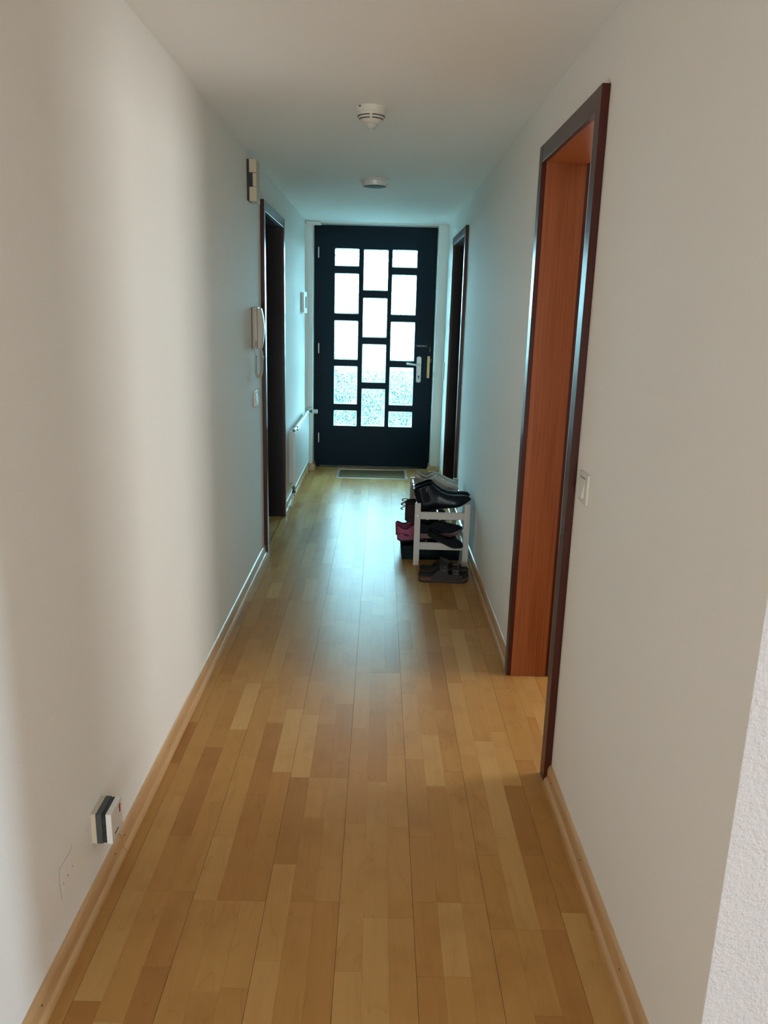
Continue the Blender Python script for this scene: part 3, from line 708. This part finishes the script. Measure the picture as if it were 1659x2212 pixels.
loc(MB().box(x0 - .004, x1 + .004, y0 - .004, y0 + .002, hb - .006, hb + .002).box(x0 - .004, x0 + .002, y0, y1, hb - .006, hb + .002), 'rim', M_FELT, t)

# ------------------------------------------------------------------ footwear
def interp(tab, t):
    for (a, va), (b, vb) in zip(tab, tab[1:]):
        if t <= b:
            s = (t - a) / (b - a) if b > a else 0; s = s * s * (3 - 2 * s) * .5 + s * .5
            return va + (vb - va) * s
    return tab[-1][1]
PLAN = [(0, 0), (.012, .30), (.04, .52), (.10, .68), (.22, .74), (.40, .72), (.55, .82), (.70, .98), (.78, 1.0), (.87, .90), (.94, .68), (.98, .40), (1, 0)]
POINTY = [(0, 0), (.012, .32), (.04, .54), (.10, .70), (.22, .74), (.40, .72), (.55, .84), (.68, .96), (.78, .90), (.88, .66), (.95, .40), (.985, .22), (1, 0)]
ST = [.5 - .5 * math.cos(PI * i / 34) for i in range(35)]
def shoe(root, L, W, sole_b, sole_t, H, RIM, m_sole, m_up, m_in, plan=PLAN, p=.75, lip=.003, laces=None, m_lace=None, extra=None):
    """heel at x = 0, toe at x = L; sole_b / sole_t / H / RIM: tables over 0..1 of heights and collar half width"""
    hw = lambda s: max(W / 2 * interp(plan, s), .0006)
    rings = []
    for s in ST:
        w_ = hw(s) + lip * min(1, hw(s) / .02); b, tp = interp(sole_b, s), interp(sole_t, s); x = L * s
        rings.append([(x, -w_ * .93, b), (x, w_ * .93, b), (x, w_, b + (tp - b) * .35), (x, w_, tp - .001), (x, w_ * .96, tp), (x, -w_ * .96, tp), (x, -w_, tp - .001), (x, -w_, b + (tp - b) * .35)])
    MB().loft(rings).build('sole', m_sole, root, smooth=.7)
    K = 9; halves = []
    for sg in (-1, 1):
        g = []
        for s in ST:
            z0 = interp(sole_t, s) - .003; z1 = max(interp(H, s), z0 + .002); w_ = hw(s); r_ = min(interp(RIM, s), w_ * .92)
            row = []
            for k in range(K + 1):
                a = k / K * PI / 2
                row.append((L * s, sg * (r_ + (w_ - r_) * math.cos(a) ** p), z0 + (z1 - z0) * math.sin(a) ** p))
            g.append(row)
        halves.append(g)
    m = MB()
    for g in halves: m.loft(g, closed=False)
    up = m.build('upper', m_up, root, smooth=True)
    so = up.modifiers.new('thickness', 'SOLIDIFY'); so.thickness = .0032; so.offset = -1
    # insole seen through the collar
    r2 = []
    for s in ST[2:24]:
        z = interp(sole_t, s) + .002; w_ = hw(s) * .88; r2.append([(L * s, -w_, z - .002), (L * s, w_, z - .002), (L * s, w_, z), (L * s, -w_, z)])
    MB().loft(r2).build('insole', m_in, root)
    if laces:
        s0, s1, n_ = laces; lm = MB()
        for k in range(n_):
            s = s0 + (s1 - s0) * k / (n_ - 1); w_ = hw(s); z1 = interp(H, s); z0 = interp(sole_t, s)
            arc = []
            for q in range(9):
                y = (-1 + 2 * q / 8) * w_ * .46; f = 1 - (abs(y) / w_) ** 2.6; arc.append((L * (s + (.012 if k % 2 else -.012) * (q / 8 - .5)), y, z0 + (z1 - z0) * max(f, 0) ** .5 + .0022))
            lm.tube(arc, .0021, 6)
        lm.build('laces', m_lace, root, smooth=True)
    return hw
def place(name, label, cat, group, L, pos_, pitch, yaw):
    """heel point pos_, toe towards +x turned by yaw, toe raised by pitch (degrees)"""
    o = thing(name, label, cat, pos_, group)
    o.rotation_euler = (0, -math.radians(pitch), math.radians(yaw)); return o
flat = lambda v: [(0, v), (1, v)]

# black ankle boots, top tier
for k, (pp, yw, pt, lb) in enumerate((((.262, 4.680, .2975), 0., 14., 'black leather ankle boot with pointed toe beside the end rail of the rack'), ((.268, 4.786, .2975), 2., 14., 'black leather ankle boot between its twin and the grey sneakers'))):
    r = place('ankle_boot', lb, 'boot', 'pair of black ankle boots on the rack', .30, pp, pt, yw)
    hw = shoe(r, .332, .098, [(0, 0), (.26, 0), (.30, .016), (.5, .012), (.75, .004), (1, .024)], [(0, .022), (.30, .024), (.75, .010), (1, .031)],
         [(0, .168), (.12, .172), (.30, .178), (.36, .174), (.42, .144), (.50, .112), (.62, .086), (.75, .072), (.88, .062), (.96, .052), (1, .034)],
         [(0, .0), (.02, .020), (.10, .034), (.25, .036), (.33, .028), (.385, .0), (1, 0)], M_SOLEBLK, M_LEATHER, M_LINER, POINTY, .72, .0015)
    for sg in (-1, 1):                                    # elastic gusset on each flank
        g = MB(); rr = []
        for s, z_, z2 in ((.14, .085, .166), (.20, .072, .170), (.27, .080, .172)):
            rr.append([(.318 * s, sg * (.098 / 2 * interp(POINTY, s) + .0012), z_), (.318 * s, sg * (.098 / 2 * interp(POINTY, s) * .93 + .0012), z2)])
        g.loft([[*q, (q[1][0], q[1][1] - sg * .002, q[1][2]), (q[0][0], q[0][1] - sg * .002, q[0][2])] for q in rr])
        g.build('gusset', M_BLACKMESH, r)
    MB().tube([(.003, 0, .160), (-.010, 0, .170), (-.007, 0, .184), (.006, 0, .176)], .003, 6).build('pull_tab', M_BLACKMESH, r)

SNEAK = dict(H=[(0, .100), (.06, .104), (.16, .088), (.26, .082), (.36, .100), (.44, .108), (.55, .096), (.68, .080), (.80, .068), (.90, .060), (.97, .048), (1, .030)],
             RIM=[(0, .0), (.02, .012), (.08, .026), (.20, .032), (.32, .026), (.40, .012), (.45, 0), (1, 0)])
SB = [(0, .006), (.10, 0), (.6, 0), (.8, .002), (1, .018)]; STT = [(0, .030), (.3, .028), (.7, .024), (1, .034)]
def overlay(r, L, W, mt, s0, s1, z0, z1):
    for sg in (-1, 1):
        m = MB(); rr = []
        for q in range(7):
            s = s0 + (s1 - s0) * q / 6; w_ = W / 2 * interp(PLAN, s) + .0016
            a, b = z0 + .012 * math.sin(q), z1 - .010 * q / 6
            rr.append([(L * s, sg * w_, a), (L * s, sg * (w_ - .002), b), (L * s, sg * (w_ - .006), b), (L * s, sg * (w_ - .004), a)])
        m.loft(rr); m.build('overlay', mt, r, smooth=True)
for pp, yw, pt, lb in (((.240, 5.000, .3855), -2., -3.6, 'pale grey lace-up sneaker right beside the black boots'), ((.246, 5.115, .3855), 2., -3.6, 'pale grey lace-up sneaker beyond its twin on the top tier')):
    r = place('sneaker', lb, 'sneaker', 'pair of grey sneakers on the rack', .29, pp, pt, yw)
    shoe(r, .290, .104, SB, STT, SNEAK['H'], SNEAK['RIM'], M_WHITESOLE, M_GREYMESH, M_LINER, laces=(.46, .68, 6), m_lace=M_WHITESOLE)
    overlay(r, .29, .104, M_GREYSUEDE, .02, .20, .034, .085); overlay(r, .29, .104, M_GREYSUEDE, .74, .93, .030, .050)
# lower tier
for pp, yw, pt, lb in (((.135, 4.838, .091), 0., 3., 'pink running shoe next to the black sneaker on the lower tier'), ((.128, 4.952, .091), 3., 3., 'pink running shoe beyond its twin on the storage box')):
    r = place('sneaker', lb, 'sneaker', 'pair of pink running shoes on the rack', .25, pp, pt, yw)
    shoe(r, .250, .094, SB, STT, [(a, b * .84) for a, b in SNEAK['H']], SNEAK['RIM'], M_PINK, M_PINK, M_LINER, laces=(.46, .66, 5), m_lace=M_PINKD)
    MB().loft([[(.25 * s, -.047 * interp(PLAN, s) - .0022, -.005 + interp(SB, s)), (.25 * s, .047 * interp(PLAN, s) + .0022, -.005 + interp(SB, s)), (.25 * s, .047 * interp(PLAN, s) + .003, .004 + interp(SB, s)), (.25 * s, -.047 * interp(PLAN, s) - .003, .004 + interp(SB, s))] for s in ST]).build('outsole', M_SOLEBLK, r)
    overlay(r, .25, .094, M_PINKD, .05, .30, .036, .052); overlay(r, .25, .094, M_PINKD, .45, .62, .034, .070)
for pp, yw, pt in (((.262, 4.722, .141), 0., 5.),):
    r = place('sneaker', 'black sneaker with thick mauve sole between the rails of the lower tier', 'sneaker', 'black sneakers on the lower tier', .29, pp, pt, yw)
    shoe(r, .288, .098, [(0, .004), (.10, 0), (.55, -.004), (.8, .006), (1, .040)], [(0, .034), (.3, .028), (.7, .026), (1, .050)], SNEAK['H'], SNEAK['RIM'], M_MAUVE, M_BLACKMESH, M_LINER, laces=(.46, .68, 6), m_lace=M_DGREY)
for pp, yw, pt, lb in (((.182, 4.885, .2035), 0., -1., 'dark brown high lace-up shoe above the pink shoe beside the black sneaker'), ((.186, 5.004, .2035), 0., -1., 'dark brown high lace-up shoe beyond its twin, under the grey sneakers')):
    r = place('lace_up_shoe', lb, 'shoe', 'pair of brown lace-up shoes on the rack', .28, pp, pt, yw)
    shoe(r, .270, .100, SB, STT, [(0, .104), (.10, .112), (.24, .114), (.34, .112), (.44, .102), (.56, .088), (.70, .075), (.85, .064), (.97, .05), (1, .03)],
         [(0, 0), (.02, .014), (.1, .028), (.24, .030), (.32, .02), (.38, 0), (1, 0)], M_SOLEBLK, M_BROWN, M_LINER, laces=(.40, .64, 6), m_lace=M_BROWN)
    MB().tube(smoothpath([(.05, -.02, .112), (.0, -.03, .124), (-.024, -.032, .120), (-.014, -.03, .110), (.02, -.024, .110)], 8), .003, 8).tube(smoothpath([(.05, -.02, .110), (-.01, -.038, .102), (-.030, -.04, .090), (-.016, -.036, .084)], 8), .003, 8).build('lace_bow', M_BROWN, r, smooth=True)
# thin flat sandal poking over the lower rail
r = place('flat_shoe', 'thin black flat shoe tipping over the lower rail of the rack', 'shoe', None, .25, (.322, 4.655, .178), -13., -33.)
shoe(r, .240, .088, [(0, .004), (.5, 0), (.8, .002), (1, .012)], [(0, .014), (.5, .010), (1, .018)],
     [(0, .040), (.10, .034), (.30, .026), (.55, .030), (.66, .044), (.78, .046), (.90, .040), (.97, .030), (1, .020)],
     [(0, 0), (.02, .014), (.08, .024), (.30, .030), (.52, .032), (.62, .020), (.68, 0), (1, 0)], M_SOLEBLK, M_BLACKMESH, M_LINER)
MB().tube([(.165, -.010, .048), (.168, 0, .051), (.165, .010, .048)], .003, 6).build('bow', M_LEATHER, r)

# two-strap cork sandals on the floor before the rack
for pp, yw, lb in (((.250, 4.312, 0), 1., 'taupe two-strap cork sandal standing clear of the shoe rack on the floor'), ((.262, 4.440, 0), -1., 'taupe two-strap cork sandal between its twin and the shoe rack')):
    r = place('cork_sandal', lb, 'sandal', 'pair of cork sandals on the floor', .29, pp, 0., yw)
    L_, W_ = .292, .104
    hw = lambda s: W_ / 2 * interp([(0, 0), (.015, .40), (.05, .62), (.12, .76), (.25, .78), (.42, .76), (.58, .90), (.72, 1.0), (.84, .97), (.92, .82), (.97, .58), (1, 0)], s) + .0005
    def slab(za, zb, gr):
        rr = []
        for s in ST:
            w_ = hw(s) + gr; rr.append([(L_ * s, -w_, za(s)), (L_ * s, w_, za(s)), (L_ * s, w_ + .001, zb(s)), (L_ * s, -w_ - .001, zb(s))])
        return MB().loft(rr)
    toe = lambda s: .010 * max(0, (s - .8) / .2) ** 2
    slab(lambda s: toe(s), lambda s: .010 + toe(s), 0).build('outsole', M_SOLEBLK, r, smooth=.7)
    slab(lambda s: .0102 + toe(s), lambda s: .034 - .010 * s + toe(s), .0005).build('cork_midsole', M_CORK, r, smooth=.7)
    rr = []                                              # raised footbed with a rim
    for s in ST:
        w_ = hw(s); z = .0342 - .010 * s + toe(s); e = .009 * (1 - .5 * s)
        rr.append([(L_ * s, -w_, z), (L_ * s, w_, z), (L_ * s, w_, z + e), (L_ * s, w_ * .90, z + e), (L_ * s, w_ * .78, z + .0015), (L_ * s, -w_ * .78, z + .0015), (L_ * s, -w_ * .90, z + e), (L_ * s, -w_, z + e)])
    MB().loft(rr).build('footbed', M_LINER, r, smooth=.7)
    def band(s0, s1, hgt, n_=14, frac=1.0, th=.0035):
        rings = []
        for i in range(7):
            s = s0 + (s1 - s0) * i / 6; w_ = hw(s) + .003; z0 = .016 + toe(s); ou, inn = [], []
            for q in range(n_ + 1):
                a = PI * q / n_; hh = (hgt(s) - z0)
                ou.append((L_ * s, w_ * math.copysign(abs(math.cos(a)) ** .8, math.cos(a)), z0 + hh * math.sin(a) ** .75))
                inn.append((L_ * s, (w_ - th) * math.copysign(abs(math.cos(a)) ** .8, math.cos(a)), z0 + (hh - th) * math.sin(a) ** .75))
            rings.append(ou + inn[::-1])
        return MB().loft(rings)
    def buckle(par, s, hgt):
        w_ = hw(s); z = hgt * .80; m_ = MB()
        for y in (-.014, .014): m_.box(L_ * s - .013, L_ * s + .013, -w_ * .72 + y * .6 - .0015, -w_ * .72 + y * .6 + .0015, z + y * .55 - .001, z + y * .55 + .006)
        for x in (-.013, .013): m_.tube([(L_ * s + x, -w_ * .72 - .0085, z - .006), (L_ * s + x, -w_ * .72 + .0085, z + .011)], .0016, 6)
        m_.build('buckle', M_DGREY, par)
    b1 = band(.41, .575, lambda s: .104 - .09 * (s - .41)).build('rear_strap', M_TAUPE, r, smooth=.8); buckle(b1, .49, .098)
    b2 = band(.655, .80, lambda s: .078 - .08 * (s - .655)).build('front_strap', M_TAUPE, r, smooth=.8); buckle(b2, .725, .074)
    m = MB()                                             # side panels sweeping from the heel up into the straps
    for sg in (-1, 1):
        rr = []
        for i in range(15):
            s = .24 + (.86 - .24) * i / 14; w_ = hw(s) + .003
            top = .040 + (.050 * max(0, (s - .24) / .17) ** 1.4 if s < .41 else (.026 if s < .60 else (.020 - .05 * (s - .60))))
            if .575 < s < .655: top = .052
            z0 = .014 + toe(s); top = min(top, .098)
            wt = w_ * (1 - .22 * max(0, (top - .045) / .05))
            rr.append([(L_ * s, sg * w_, z0), (L_ * s, sg * (w_ - .003), z0), (L_ * s, sg * (wt - .003), top), (L_ * s, sg * wt, top)])
        m.loft(rr)
    m.build('side_panel', M_TAUPE, r, smooth=.8)
